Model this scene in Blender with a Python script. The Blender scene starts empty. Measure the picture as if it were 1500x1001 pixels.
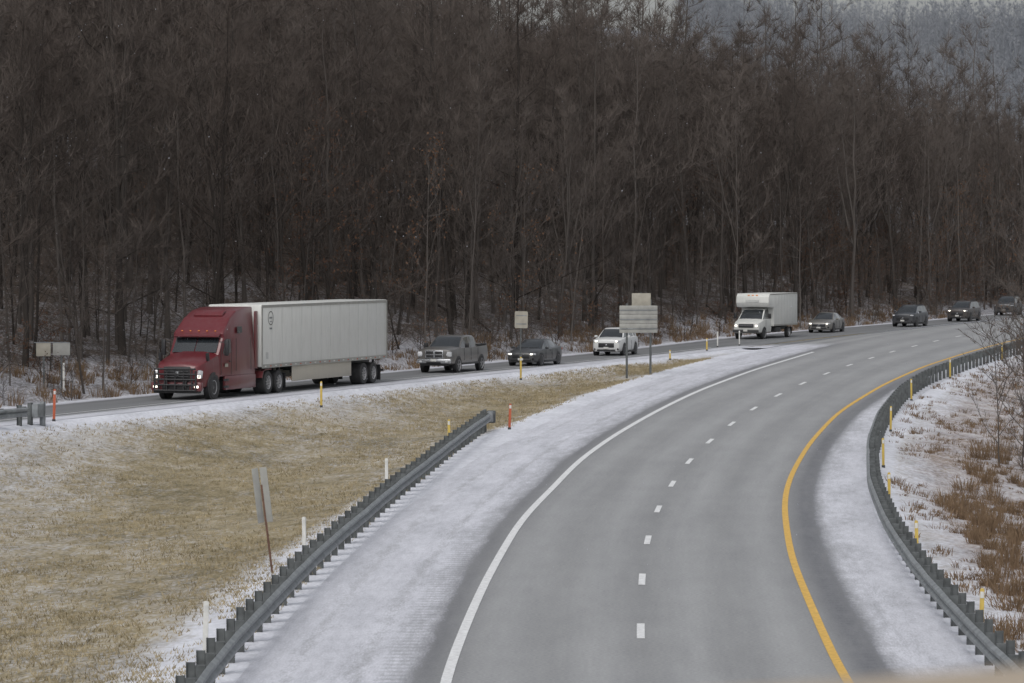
import bpy, bmesh, math, random
import numpy as np
from mathutils import Vector, Matrix, Euler
random.seed(7); np.random.seed(7)
scene=bpy.context.scene
COL=scene.collection
# ------------------------------------------------------------ materials
def newmat(name):
    m=bpy.data.materials.new(name); m.use_nodes=True
    nt=m.node_tree; b=nt.nodes['Principled BSDF']
    return m,nt,b
def N(nt,t,**kw):
    n=nt.nodes.new(t)
    for k,v in kw.items(): setattr(n,k,v)
    return n
def simple(name,col,rough=.5,metal=0,var=.12,scale=6,emit=0,coat=0,spec=.5):
    m,nt,b=newmat(name)
    b.inputs['Roughness'].default_value=rough; b.inputs['Metallic'].default_value=metal
    b.inputs['Specular IOR Level'].default_value=spec
    if coat: b.inputs['Coat Weight'].default_value=coat; b.inputs['Coat Roughness'].default_value=.12
    tc=N(nt,'ShaderNodeTexCoord'); no=N(nt,'ShaderNodeTexNoise')
    no.inputs['Scale'].default_value=scale; no.inputs['Detail'].default_value=2
    nt.links.new(tc.outputs['Object'],no.inputs['Vector'])
    cr=N(nt,'ShaderNodeValToRGB')
    cr.color_ramp.elements[0].position=.3; cr.color_ramp.elements[1].position=.7
    cr.color_ramp.elements[0].color=[c*(1-var) for c in col]+[1]
    cr.color_ramp.elements[1].color=[min(1,c*(1+var)) for c in col]+[1]
    nt.links.new(no.outputs['Fac'],cr.inputs['Fac']); nt.links.new(cr.outputs['Color'],b.inputs['Base Color'])
    if emit:
        b.inputs['Emission Color'].default_value=list(col)+[1]; b.inputs['Emission Strength'].default_value=emit
    return m
def dirty_paint(name,col,rough=.35,coat=.5,dirt=.5,h=.9,dcol=(.27,.26,.25)):
    m,nt,b=newmat(name)
    b.inputs['Roughness'].default_value=rough
    b.inputs['Coat Weight'].default_value=coat; b.inputs['Coat Roughness'].default_value=.2
    tc=N(nt,'ShaderNodeTexCoord'); no=N(nt,'ShaderNodeTexNoise'); no.inputs['Scale'].default_value=4; no.inputs['Detail'].default_value=5
    mpp=N(nt,'ShaderNodeMapping'); mpp.inputs['Scale'].default_value=(1.6,1.6,.35)
    nt.links.new(tc.outputs['Object'],mpp.inputs[0]); nt.links.new(mpp.outputs[0],no.inputs['Vector'])
    sx=N(nt,'ShaderNodeSeparateXYZ'); nt.links.new(tc.outputs['Object'],sx.inputs[0])
    mr=N(nt,'ShaderNodeMapRange'); mr.inputs['From Min'].default_value=h; mr.inputs['From Max'].default_value=.25
    mr.inputs['To Min'].default_value=.0; mr.inputs['To Max'].default_value=dirt
    nt.links.new(sx.outputs['Z'],mr.inputs['Value'])
    mu=N(nt,'ShaderNodeMath',operation='MULTIPLY_ADD'); nt.links.new(no.outputs['Fac'],mu.inputs[0]); mu.inputs[1].default_value=.45; 
    nt.links.new(mr.outputs[0],mu.inputs[2])
    mu2=N(nt,'ShaderNodeMath',operation='SUBTRACT',use_clamp=True); nt.links.new(mu.outputs[0],mu2.inputs[0]); mu2.inputs[1].default_value=.18
    mx=N(nt,'ShaderNodeMix',data_type='RGBA'); nt.links.new(mu2.outputs[0],mx.inputs[0])
    mx.inputs[6].default_value=list(col)+[1]; mx.inputs[7].default_value=list(dcol)+[1]
    nt.links.new(mx.outputs[2],b.inputs['Base Color'])
    return m
def snow_noise(nt,vec,scales,weights,det=4):
    prev=None
    for s,w in zip(scales,weights):
        n=N(nt,'ShaderNodeTexNoise'); n.inputs['Scale'].default_value=s; n.inputs['Detail'].default_value=det; n.inputs['Roughness'].default_value=.65
        nt.links.new(vec,n.inputs['Vector'])
        m=N(nt,'ShaderNodeMath',operation='MULTIPLY_ADD'); nt.links.new(n.outputs['Fac'],m.inputs[0]); m.inputs[1].default_value=w
        if prev is None: m.inputs[2].default_value=0
        else: nt.links.new(prev,m.inputs[2])
        prev=m.outputs[0]
    return prev
def mask_from(nt,noise,attr_out,k):
    a=N(nt,'ShaderNodeMath',operation='ADD'); nt.links.new(noise,a.inputs[0]); nt.links.new(attr_out,a.inputs[1])
    b=N(nt,'ShaderNodeMath',operation='MULTIPLY_ADD',use_clamp=True); nt.links.new(a.outputs[0],b.inputs[0]); b.inputs[1].default_value=k; b.inputs[2].default_value=-k+.5
    return b.outputs[0]
def ramp(nt,fac,els):
    cr=N(nt,'ShaderNodeValToRGB'); e=cr.color_ramp.elements
    while len(e)<len(els): e.new(.5)
    for i,(p,c) in enumerate(els): e[i].position=p; e[i].color=list(c)+[1]
    nt.links.new(fac,cr.inputs['Fac']); return cr.outputs['Color']
def mixc(nt,f,a,b):
    mx=N(nt,'ShaderNodeMix',data_type='RGBA')
    if isinstance(f,float): mx.inputs[0].default_value=f
    else: nt.links.new(f,mx.inputs[0])
    for i,v in ((6,a),(7,b)):
        if isinstance(v,(tuple,list)): mx.inputs[i].default_value=(list(v)+[1])[:4]
        else: nt.links.new(v,mx.inputs[i])
    return mx.outputs[2]
def ground_mat():
    m,nt,b=newmat('ground_grass_snow'); b.inputs['Roughness'].default_value=.9; b.inputs['Specular IOR Level'].default_value=.15
    geo=N(nt,'ShaderNodeNewGeometry'); at=N(nt,'ShaderNodeAttribute',attribute_name='mask'); sp=N(nt,'ShaderNodeSeparateColor'); nt.links.new(at.outputs['Color'],sp.inputs[0])
    mp=N(nt,'ShaderNodeMapping'); mp.inputs['Rotation'].default_value=(0,0,math.radians(15)); mp.inputs['Scale'].default_value=(1,.45,1)
    nt.links.new(geo.outputs['Position'],mp.inputs[0])
    n1=snow_noise(nt,mp.outputs[0],[.12,1.1,7],[.20,.30,.50])
    mask=mask_from(nt,n1,sp.outputs['Red'],3.2)
    n2=snow_noise(nt,mp.outputs[0],[.25,1.6,11],[.3,.3,.4])
    grass=ramp(nt,n2,[(.36,(.080,.074,.045)),(.44,(.165,.14,.085)),(.52,(.27,.225,.14)),(.60,(.34,.295,.20))])
    n3=snow_noise(nt,mp.outputs[0],[.5,5],[.5,.5])
    leaf=ramp(nt,n3,[(.35,(.035,.027,.022)),(.5,(.075,.056,.043)),(.65,(.12,.092,.072))])
    brown=ramp(nt,n3,[(.35,(.09,.06,.04)),(.5,(.18,.125,.085)),(.65,(.26,.195,.135))])
    base=mixc(nt,sp.outputs['Green'],grass,leaf)
    base=mixc(nt,sp.outputs['Blue'],base,brown)
    snow=ramp(nt,n3,[(.34,(.46,.47,.51)),(.5,(.60,.615,.67)),(.64,(.70,.715,.77))])
    nt.links.new(mixc(nt,mask,base,snow),b.inputs['Base Color'])
    bp=N(nt,'ShaderNodeBump'); bp.inputs['Strength'].default_value=.9; bp.inputs['Distance'].default_value=.09; nt.links.new(n2,bp.inputs['Height']); nt.links.new(bp.outputs[0],b.inputs['Normal'])
    return m
def road_mat(name,ca,cb):
    m,nt,b=newmat(name); b.inputs['Roughness'].default_value=.66; b.inputs['Specular IOR Level'].default_value=.4
    uv=N(nt,'ShaderNodeUVMap',uv_map='UVMap'); at=N(nt,'ShaderNodeAttribute',attribute_name='mask'); sp=N(nt,'ShaderNodeSeparateColor'); nt.links.new(at.outputs['Color'],sp.inputs[0])
    mp=N(nt,'ShaderNodeMapping'); mp.inputs['Scale'].default_value=(1,.14,1); nt.links.new(uv.outputs[0],mp.inputs[0])
    n1=snow_noise(nt,mp.outputs[0],[1.1,5,26],[.34,.30,.36])
    mask=mask_from(nt,n1,sp.outputs['Red'],2.6)
    mp2=N(nt,'ShaderNodeMapping'); mp2.inputs['Scale'].default_value=(1,.03,1); nt.links.new(uv.outputs[0],mp2.inputs[0])
    n2=snow_noise(nt,mp2.outputs[0],[.7,2.4],[.55,.45])
    n3=N(nt,'ShaderNodeTexNoise'); n3.inputs['Scale'].default_value=14; n3.inputs['Detail'].default_value=5; nt.links.new(uv.outputs[0],n3.inputs['Vector'])
    base=ramp(nt,n2,[(.35,ca),(.65,cb)])
    mp3=N(nt,'ShaderNodeMapping'); mp3.inputs['Scale'].default_value=(1,.25,1); nt.links.new(uv.outputs[0],mp3.inputs[0])
    n5=snow_noise(nt,mp3.outputs[0],[.25,1.2],[.5,.5])
    base=mixc(nt,.14,base,ramp(nt,n5,[(.38,tuple(c*.6 for c in ca)),(.62,tuple(c*1.3 for c in cb))]))
    sy=N(nt,'ShaderNodeSeparateXYZ'); nt.links.new(uv.outputs[0],sy.inputs[0])
    wx=N(nt,'ShaderNodeMath',operation='MULTIPLY'); nt.links.new(sy.outputs['X'],wx.inputs[0]); wx.inputs[1].default_value=2*math.pi/1.85
    wc=N(nt,'ShaderNodeMath',operation='COSINE'); nt.links.new(wx.outputs[0],wc.inputs[0])
    wt=N(nt,'ShaderNodeMath',operation='MULTIPLY_ADD'); nt.links.new(wc.outputs[0],wt.inputs[0]); wt.inputs[1].default_value=-.075; wt.inputs[2].default_value=1.0
    g=ramp(nt,n3.outputs['Fac'],[(.35,(.72,.72,.72)),(.65,(1.22,1.22,1.22))])
    mm=N(nt,'ShaderNodeMix',data_type='RGBA',blend_type='MULTIPLY'); mm.inputs[0].default_value=.5
    nt.links.new(base,mm.inputs[6]); nt.links.new(g,mm.inputs[7])
    vs=N(nt,'ShaderNodeVectorMath',operation='SCALE'); nt.links.new(mm.outputs[2],vs.inputs[0]); nt.links.new(wt.outputs[0],vs.inputs['Scale'])
    dk=N(nt,'ShaderNodeMath',operation='MULTIPLY'); nt.links.new(sp.outputs['Green'],dk.inputs[0])
    dn=N(nt,'ShaderNodeMath',operation='MULTIPLY_ADD',use_clamp=True); nt.links.new(n1,dn.inputs[0]); dn.inputs[1].default_value=2.2; dn.inputs[2].default_value=-.35
    nt.links.new(dn.outputs[0],dk.inputs[1])
    c=mixc(nt,dk.outputs[0],vs.outputs[0],(.095,.098,.113))
    w=N(nt,'ShaderNodeMath',operation='MULTIPLY'); nt.links.new(sy.outputs['Y'],w.inputs[0]); w.inputs[1].default_value=2*math.pi/.6
    s=N(nt,'ShaderNodeMath',operation='SINE'); nt.links.new(w.outputs[0],s.inputs[0])
    r1=N(nt,'ShaderNodeMath',operation='MULTIPLY_ADD',use_clamp=True); nt.links.new(s.outputs[0],r1.inputs[0]); r1.inputs[1].default_value=.6; r1.inputs[2].default_value=.2
    r2=N(nt,'ShaderNodeMath',operation='MULTIPLY'); nt.links.new(r1.outputs[0],r2.inputs[0]); nt.links.new(sp.outputs['Blue'],r2.inputs[1])
    snowc=ramp(nt,n1,[(.36,(.38,.39,.43)),(.5,(.52,.53,.58)),(.62,(.65,.66,.72))])
    c=mixc(nt,mask,c,snowc)
    c=mixc(nt,r2.outputs[0],c,(.17,.175,.19))
    nt.links.new(c,b.inputs['Base Color'])
    return m
def bark_mat(name,c0,c1,rough=.9,noise=False):
    m,nt,b=newmat(name); b.inputs['Roughness'].default_value=rough; b.inputs['Specular IOR Level'].default_value=.0
    at=N(nt,'ShaderNodeAttribute',attribute_name='tint'); fac=at.outputs['Fac']
    if noise:
        tc=N(nt,'ShaderNodeTexCoord'); n=N(nt,'ShaderNodeTexNoise'); n.inputs['Scale'].default_value=1.5; n.inputs['Detail'].default_value=3; nt.links.new(tc.outputs['Object'],n.inputs['Vector']); fac=n.outputs['Fac']
    nt.links.new(ramp(nt,fac,[(.1,c0),(.9,c1)]),b.inputs['Base Color'])
    return m
M={}
M['ground']=ground_mat()
M['road']=road_mat('asphalt_salted',(.245,.25,.257),(.305,.31,.316))
M['ramp']=road_mat('asphalt_ramp',(.155,.16,.165),(.215,.22,.225))
M['white_line']=simple('road_paint_white',(.66,.67,.68),.7,var=.16,scale=9)
M['yellow_line']=simple('road_paint_yellow',(.62,.38,.08),.7,var=.18,scale=9)
M['bark']=bark_mat('bark',(.038,.033,.030),(.125,.112,.103))
M['twig']=bark_mat('twigs',(.078,.065,.058),(.125,.108,.098))
M['bark_far']=bark_mat('bark_far_hazed',(.215,.23,.255),(.27,.285,.31))  # distance haze painted into the bark colour of the ridge trees
M['drygrass']=bark_mat('dry_grass',(.10,.065,.042),(.26,.185,.12),noise=True)
M['tuft']=simple('grass_blades',(.28,.235,.15),.9,var=.35,scale=1.2,spec=.1)
M['brownleaf']=bark_mat('brown_leaves',(.10,.055,.038),(.17,.10,.065))
M['galv']=simple('galvanised_steel',(.21,.225,.235),.55,.25,.25,3)
M['galvdark']=simple('weathered_steel_post',(.09,.098,.10),.7,.1,.3,5)
M['signback']=simple('sign_aluminium',(.31,.31,.29),.6,.15,.12,3)
M['signtan']=simple('sign_back_tan',(.33,.31,.26),.6,.0,.12,3)
M['rust']=simple('rusty_post',(.12,.065,.045),.85,0,.3,8)
M['black']=simple('black_plastic',(.018,.018,.02),.5)
M['dark']=simple('dark_steel',(.04,.04,.042),.6)
M['glass']=simple('window_glass',(.02,.024,.028),.08,0,.1,coat=.5)
M['tyre']=simple('tyre_rubber',(.035,.035,.036),.85,0,.2)
M['rim']=simple('alloy_rim',(.34,.34,.35),.4,.5,.15)
M['chrome']=simple('chrome',(.45,.46,.48),.25,.85,.1)
M['lamp']=simple('lit_headlamp',(1,.93,.80),.2,emit=2.5)
M['lens']=simple('lamp_lens',(.5,.51,.53),.15,.1,.1,coat=.5)
M['amber']=simple('amber_marker',(.6,.22,.05),.4,emit=.25)
M['white_paint']=dirty_paint('white_box_paint',(.60,.61,.59),.5,.2,.25,1.6)
M['red_paint']=dirty_paint('red_cab_paint',(.115,.011,.016),.35,.35,.25,1.2,(.16,.11,.11))
M['skirt']=dirty_paint('trailer_skirt',(.46,.43,.36),.6,.1,.35,1.2)
M['plate']=simple('licence_plate',(.5,.5,.48),.5)
M['joint']=simple('panel_joint_grey',(.44,.45,.44),.5)
M['concrete']=simple('concrete',(.42,.35,.27),.9,0,.15,5)
M['post_yellow']=simple('delineator_yellow',(.50,.36,.08),.6,0,.1)
M['post_white']=simple('delineator_white',(.58,.58,.56),.6,0,.1)
M['post_red']=simple('delineator_orange',(.40,.09,.04),.6,0,.1)
M['snow']=simple('snow_flake',(.5,.52,.58),.9)
# ------------------------------------------------------------ helpers
def mkobj(name,V,F,mats,parent=None,midx=None,smooth=False,angle=35):
    me=bpy.data.meshes.new(name); me.from_pydata([tuple(v) for v in V],[],[tuple(f) for f in F])
    if not isinstance(mats,(list,tuple)): mats=[mats]
    for m in mats: me.materials.append(m)
    if midx is not None: me.polygons.foreach_set('material_index',midx)
    if smooth:
        me.polygons.foreach_set('use_smooth',[True]*len(me.polygons))
        me.set_sharp_from_angle(angle=math.radians(angle))
    me.update()
    o=bpy.data.objects.new(name,me); COL.objects.link(o)
    if parent: o.parent=parent
    return o
def empty(name,loc=(0,0,0),rz=0,rx=0,ry=0):
    e=bpy.data.objects.new(name,None); COL.objects.link(e); e.location=loc; e.rotation_euler=(rx,ry,rz); e.empty_display_size=.3
    return e
def fixnormals(o,bevel=0,seg=2):
    bm=bmesh.new(); bm.from_mesh(o.data)
    bmesh.ops.recalc_face_normals(bm,faces=bm.faces)
    if bevel>0: bmesh.ops.bevel(bm,geom=bm.edges[:],offset=bevel,segments=seg,affect='EDGES',profile=.5,clamp_overlap=True)
    bm.to_mesh(o.data); bm.free()
    if bevel>0:
        o.data.polygons.foreach_set('use_smooth',[True]*len(o.data.polygons)); o.data.set_sharp_from_angle(angle=math.radians(40))
    return o
def box(name,c,s,mat,parent=None,bevel=0,rot=None,taper=1):
    V=[];x,y,z=[d/2 for d in s]
    for k in(-1,1):
        t=taper if k>0 else 1
        for j in(-1,1):
            for i in(-1,1): V.append(Vector((i*x*t,j*y*t,k*z)))
    if rot:
        R=Matrix.Rotation(rot[2],3,'Z')@Matrix.Rotation(rot[1],3,'Y')@Matrix.Rotation(rot[0],3,'X'); V=[R@v for v in V]
    V=[v+Vector(c) for v in V]
    F=[(0,2,3,1),(4,5,7,6),(0,1,5,4),(2,6,7,3),(0,4,6,2),(1,3,7,5)]
    o=mkobj(name,V,F,mat,parent)
    if bevel: fixnormals(o,bevel)
    return o
def prism(name,prof,y0,y1,mat,parent,bevel=0,yfun=None):
    n=len(prof); V=[(x,y0,z) for x,z in prof]+[(x,y1,z) for x,z in prof]
    if yfun: V=[(x,y*yfun(x,z),z) for x,y,z in V]
    F=[tuple(range(n)),tuple(range(2*n-1,n-1,-1))]+[(i,(i+1)%n,n+(i+1)%n,n+i) for i in range(n)]
    o=mkobj(name,V,F,mat,parent); fixnormals(o,bevel); return o
def poly(name,pts,mat,parent):
    return mkobj(name,pts,[tuple(range(len(pts)))],mat,parent)
def lathe(name,prof,cx,cy,cz,mats,parent,seg=24,midx=None):
    V=[];F=[];mi=[]
    n=len(prof)
    for s in range(seg):
        a=2*math.pi*s/seg
        for r,y in prof: V.append((cx+r*math.cos(a),cy+y,cz+r*math.sin(a)))
    for s in range(seg):
        for i in range(n-1):
            a=s*n+i;b=((s+1)%seg)*n+i
            F.append((a,a+1,b+1,b)); mi.append(midx[i] if midx else 0)
    return mkobj(name,V,F,mats,parent,mi,True,30)
def cyl(name,p0,p1,r,mat,parent=None,seg=12,r2=None):
    p0=Vector(p0);p1=Vector(p1); d=(p1-p0).normalized(); a=d.orthogonal().normalized(); b=d.cross(a); r2=r if r2 is None else r2
    V=[p0+(a*math.cos(t)+b*math.sin(t))*r for t in [2*math.pi*i/seg for i in range(seg)]]+[p1+(a*math.cos(t)+b*math.sin(t))*r2 for t in [2*math.pi*i/seg for i in range(seg)]]
    F=[(i,(i+1)%seg,seg+(i+1)%seg,seg+i) for i in range(seg)]+[tuple(range(seg-1,-1,-1)),tuple(range(seg,2*seg))]
    return mkobj(name,V,F,mat,parent,None,True)
def wheel(parent,name,x,y,r,w=.24,spokes=5,rimfrac=.66,deep=.03):
    s=1 if y>0 else -1
    rr=r*rimfrac
    prof=[(.001,s*(w/2-deep)),(rr*.28,s*(w/2-deep)),(rr*.3,s*(w/2-deep-.03)),(rr*.9,s*(w/2-.07)),(rr,s*(w/2-.01)),(rr+.02,s*w/2),(r-.03,s*w/2),(r,s*(w/2-.03)),(r,-s*w/2),(.05,-s*w/2)]
    o=lathe(name,prof,x,y,r,[M['tyre'],M['rim'],M['dark']],parent,26,[1,1,2,1,1,0,0,0,0])
    for k in range(spokes):
        a=2*math.pi*k/spokes+.3
        box(name+'_spoke_%d'%k,(x+math.cos(a)*rr*.55,y+s*(w/2-.045),r+math.sin(a)*rr*.55),(rr*.85,.03,rr*.2),M['rim'],parent,rot=(0,-a,0))
    return o
# ------------------------------------------------------------ curves (world metres, camera stands at x=0,y=0)
DY=np.arange(-200,3200,1.0)
def curve(pts,sm=14,ext=None):
    ys=[p[0] for p in pts]; xs=[p[1] for p in pts]
    s0=(xs[1]-xs[0])/(ys[1]-ys[0]); s1=(xs[-1]-xs[-2])/(ys[-1]-ys[-2])
    if ext is not None: s0=s1=ext
    v=np.interp(DY,ys,xs)
    v=np.where(DY<ys[0],xs[0]+s0*(DY-ys[0]),v); v=np.where(DY>ys[-1],xs[-1]+s1*(DY-ys[-1]),v)
    k=np.hanning(2*sm+1); k/=k.sum()
    vp=np.concatenate([v[0]+(v[1]-v[0])*np.arange(-sm,0),v,v[-1]+(v[-1]-v[-2])*np.arange(1,sm+1)])
    v=np.convolve(vp,k,'valid')
    return lambda y: float(np.interp(y,DY,v))
XL=curve([(-40,.6),(0,-.75),(40,-1.35),(69.4,-1.35),(88.5,-.78),(109.5,.15),(135.9,2.17),(152.3,4.0),(170.3,6.4),(187.2,8.96),(210.4,13.06),(247,20.0),(276,26.6),(303.7,34.0),(317,38.6),(340,47.2),(400,71),(500,118)])
XR=curve([(-40,7.6),(0,6.5),(40,6.0),(69.4,6.09),(97.2,7.15),(118.6,8.47),(133.7,9.75),(154,12.0),(177,15.1),(202,19.5),(226.5,24.3),(253,30.0),(276,35.4),(303.7,42.6),(317,46.6),(340,55),(400,79),(500,126)])
XM=curve([(60,-51),(172,-14.6),(190.7,-8.5),(206,-3.3),(218,.9),(235,6.5),(255,12.6),(272,18.2),(285,23.2),(302,30.2),(317,36.3),(340,45),(400,68.8),(500,115.8)],10)
ZL=curve([(0,0),(125,0),(152,.25),(170,.42),(187,.6),(210,.8),(247,.95),(303,1.1),(340,1.2)],12,0)
ZRt=curve([(0,0),(69,0),(97,-.1),(118,-.2),(133,-.3),(154,-.2),(177,0),(202,.28),(226,.45),(253,.5),(300,.6),(340,.8)],12,0)
ZM=curve([(100,.9),(250,.92),(285,1.1),(310,1.2),(340,1.3)],12,0)
def hs(y):
    return float(np.interp(y,[100,230,330,420,600,1500],[.27,.26,.18,.14,.06,.0]))
def wob(x,y):
    return .5*math.sin(x*.11+y*.07)+.35*math.sin(x*.05-y*.13+2)+.2*math.sin(x*.31+y*.27+1)
LOFF=[1500,700,400,260,180,130,95,70,52,38,27,19,13,9,6.5,4.5,3,1.6,.8]
ROFF=[.6,1.3,2,3,4.2,5.5,7,9,12,16,22,30,45,70,120,250,600,1500]
NMED=24
def section(y):
    xm=XM(y);xl=XL(y);xr=XR(y);zm=ZM(y);zl=ZL(y);zr=ZRt(y)
    mid=(xm+1.9+xl)/2
    RL=xm-3.3; RR=min(xm+4.3,mid); SL=max(xl-4.9,mid+.02); SR=xr+3.0
    P=[]
    for d in LOFF:
        dd=max(0,d-2.5); z=zm-.3*min(1,d/1.6)+ 60*(1-math.exp(-hs(y)*dd/60))+wob(RL-d,y)*min(1,dd/10)*.8
        sn=.80 if d<=1.6 else (.50 if d<7 else (.37 if d<20 else (.31 if d<40 else .17)))
        P.append((RL-d,z,sn,min(1,max(0,(d-1.)/2)) if d>1 else 0,0))
    P.append((RL,zm,.9,0,0)); P.append((RR,zm,.86 if y<252 else .3,0,0))
    gap=SL-RR; dep=min(1.15,gap*.055)
    for i in range(1,NMED+1):
        t=i/(NMED+1); t=t**1.15; x=RR+gap*t
        z=zm*(1-t)+zl*t-dep*math.sin(math.pi*t)**.8+wob(x*2.5,y*2.5)*.06*min(1,gap/8)
        dR=gap*t; dL=gap*(1-t)
        sn=.355+.40*math.exp(-dR/.9)+.10*math.exp(-dR/4.5)+.35*math.exp(-dL/.35)
        sn+=.03*math.sin(x*.35+y*.06)
        if x<-14: sn+=.03
        P.append((x,z,min(.97,sn),0,0))
    P.append((SL,zl-.02,.78,0,0)); P.append((xl,zl,.9,0,0)); P.append((xr,zr,.9,0,0)); P.append((SR,zr-.05,.82,0,0))
    for d in ROFF:
        z=zr-.05-.14*min(d,9)-.02*max(0,min(d,60)-9)+wob(SR+d,y)*.25*min(1,d/3)
        P.append((SR+d,z,(.58 if d<1.5 else .475) if d<16 else .45,0.0 if d<20 else .7,1 if d>.7 else .3))
    return P
YROWS=list(np.arange(-60,470,2.0))+[480,500,530,570,620,700,800,950,1200,1600,2200,3000]
SECT={}
def sec(y):
    k=round(y,3)
    if k not in SECT: SECT[k]=section(y)
    return SECT[k]
ROWX=[];ROWZ=[]
for y in YROWS:
    s=sec(float(y)); ROWX.append(np.array([p[0] for p in s])); ROWZ.append(np.array([p[1] for p in s]))
YR=np.array(YROWS)
def gz(x,y):
    i=int(np.searchsorted(YR,y)-1); i=max(0,min(len(YR)-2,i)); t=(y-YR[i])/(YR[i+1]-YR[i])
    X=ROWX[i]*(1-t)+ROWX[i+1]*t; Z=ROWZ[i]*(1-t)+ROWZ[i+1]*t
    return float(np.interp(x,X,Z))
def strip_mesh(name,rows,mat,uvs=None,parent=None):
    nc=len(rows[0]); V=[];A=[];U=[]
    for r in rows:
        for p in r: V.append(p[0:3]); A.append(list(p[3])+[1]); U.append(p[4] if len(p)>4 else (p[0],p[1]))
    F=[]
    for i in range(len(rows)-1):
        for j in range(nc-1):
            a=i*nc+j; F.append((a,a+1,a+nc+1,a+nc))
    o=mkobj(name,V,F,mat,parent); me=o.data
    me.polygons.foreach_set('use_smooth',[True]*len(me.polygons))
    at=me.attributes.new('mask','FLOAT_COLOR','POINT'); at.data.foreach_set('color',np.array(A,dtype=np.float32).ravel())
    uv=me.uv_layers.new(name='UVMap'); li=np.zeros(len(me.loops),dtype=np.int32); me.loops.foreach_get('vertex_index',li)
    uv.data.foreach_set('uv',np.array(U,dtype=np.float32)[li].ravel())
    return o
strip_mesh('ground',[[(p[0],float(y),p[1],(p[2],p[3],p[4])) for p in sec(float(y))] for y in YROWS],M['ground'])
YS=np.arange(-60,470,2.0)
def arclen(fn):
    s=[0]
    for a,b in zip(YS[:-1],YS[1:]): s.append(s[-1]+math.hypot(b-a,fn(b)-fn(a)))
    return s
SA=arclen(XL)
rows=[]
for y,s in zip(YS,SA):
    y=float(y); xl=XL(y);xr=XR(y); q=sec(y)
    idxSL=len(LOFF)+2+NMED; SLx=q[idxSL][0]
    lo=max(SLx+.01,xl-3.7); L=xl-lo
    row=[]
    def zz(x):
        if x<=xl: return q[idxSL][1]+(ZL(y)-q[idxSL][1])*(x-SLx)/max(.01,xl-SLx)
        if x<=xr: return ZL(y)+(ZRt(y)-ZL(y))*(x-xl)/(xr-xl)
        return ZRt(y)-.05*(x-xr)/3.0
    far=1 if y<252 else max(0,1-(y-252)/12)
    for f,sn,dk,rb in ((1,.84,0,0),(.87,.78,0,0),(.76,.62,.1,0),(.68,.78,0,0),(.5,.72,.1,0),(.42,.60,.1,0),(.36,.72,.2,.0),(.27,.64,.3,.4),(.19,.54,.6,.4),(.13,.36,.7,0),(.07,.12,.6,0),(0,-.1,.2,0)):
        x=xl-L*f; row.append((x,y,zz(x)+.012,(sn*far if sn>0 else sn,dk*far,rb*far),(-3.7*f,s)))
    W=xr-xl
    for k in range(1,12):
        t=k/12; x=xl+W*t; tr=-.25
        row.append((x,y,zz(x)+.012,(tr,0,0),(7.4*t,s)))
    for d,sn,dk,rb in ((0,-.2,.2,0),(.18,-.05,.5,0),(.4,.14,.9,.5),(.75,.30,.9,.6),(.95,.48,.7,.2),(1.15,.62,.4,0),(1.6,.68,0,0),(2.6,.76,0,0)):
        row.append((xr+d,y,zz(xr+d)+.012,(sn,dk,rb),(7.4+d,s)))
    rows.append(row)
strip_mesh('asphalt_highway',rows,M['road'])
rows=[]
for y,s in zip(YS,SA):
    y=float(y); xm=XM(y); q=sec(y); RRx=q[len(LOFF)+1][0]; z=ZM(y)+.012
    hi=min(xm+3.9,RRx-.005); row=[]
    far=1 if y<250 else max(0,1-(y-250)/10)
    for d,sn in ((-3.1,.9),(-2.7,.7),(-2.2,.42),(-1.7,.05),(-.9,.18),(-.4,.26),(0,.12),(.5,.26),(1,.1),(1.7,-.1)):
        row.append((xm+d,y,z,(sn*.8 if abs(d)<1.5 else sn,.25,0),(d,s)))
    for f,sn in ((.15,.15),(.35,.5),(.6,.72),(1,.82)):
        x=xm+1.7+(hi-xm-1.7)*f; row.append((x,y,z,(sn*far,.1,0),(x-xm,s)))
    rows.append(row)
strip_mesh('asphalt_ramp',rows,M['ramp'])
rows=[]
for y,s in zip(YS,SA):
    y=float(y)
    if y<248 or y>420: continue
    q=sec(y); RRx=q[len(LOFF)+1][0]; k=len(LOFF)+2+NMED
    sl=q[k][0]; sn=max(0,.9-(y-248)/14)
    rows.append([(RRx-.02+(sl-RRx+.04)*t,y,max(q[len(LOFF)+1][1],q[k][1]+.02)*(1-t)+(q[k][1]+.02)*t+.006,(sn,.2,0),(t*4,s)) for t in (0,.33,.66,1)])
strip_mesh('asphalt_gore',rows,M['ramp'])
def line(name,fn,zf,w,mat,y0,y1,step=2.0,off=.022):
    V=[];F=[];y=y0
    while y<=y1+.001:
        s=(fn(y+.5)-fn(y-.5)); c=math.sqrt(1+s*s)
        V+= [(fn(y)-w/2*c,y,zf(y,-w/2)+off),(fn(y)+w/2*c,y,zf(y,w/2)+off)]; y+=step
    n=len(V)//2
    F=[(2*i,2*i+1,2*i+3,2*i+2) for i in range(n-1)]
    return V,F
def zroad(x,y):
    xl=XL(y);xr=XR(y); return ZL(y)+(ZRt(y)-ZL(y))*(x-xl)/(xr-xl) if x>xl else ZL(y)
V,F=line('w',lambda y:XL(y)+.1,lambda y,d:zroad(XL(y)+.1+d,y),.20,None,-40,240); mkobj('white_edge_line',V,F,M['white_line'])
V,F=line('y',lambda y:XR(y)-.1,lambda y,d:zroad(XR(y)-.1+d,y),.18,None,-40,400); mkobj('yellow_edge_line',V,F,M['yellow_line'])
V=[];F=[]
fm=lambda y:(XL(y)+XR(y))/2-.05
y=78.4-12.19*9
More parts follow.
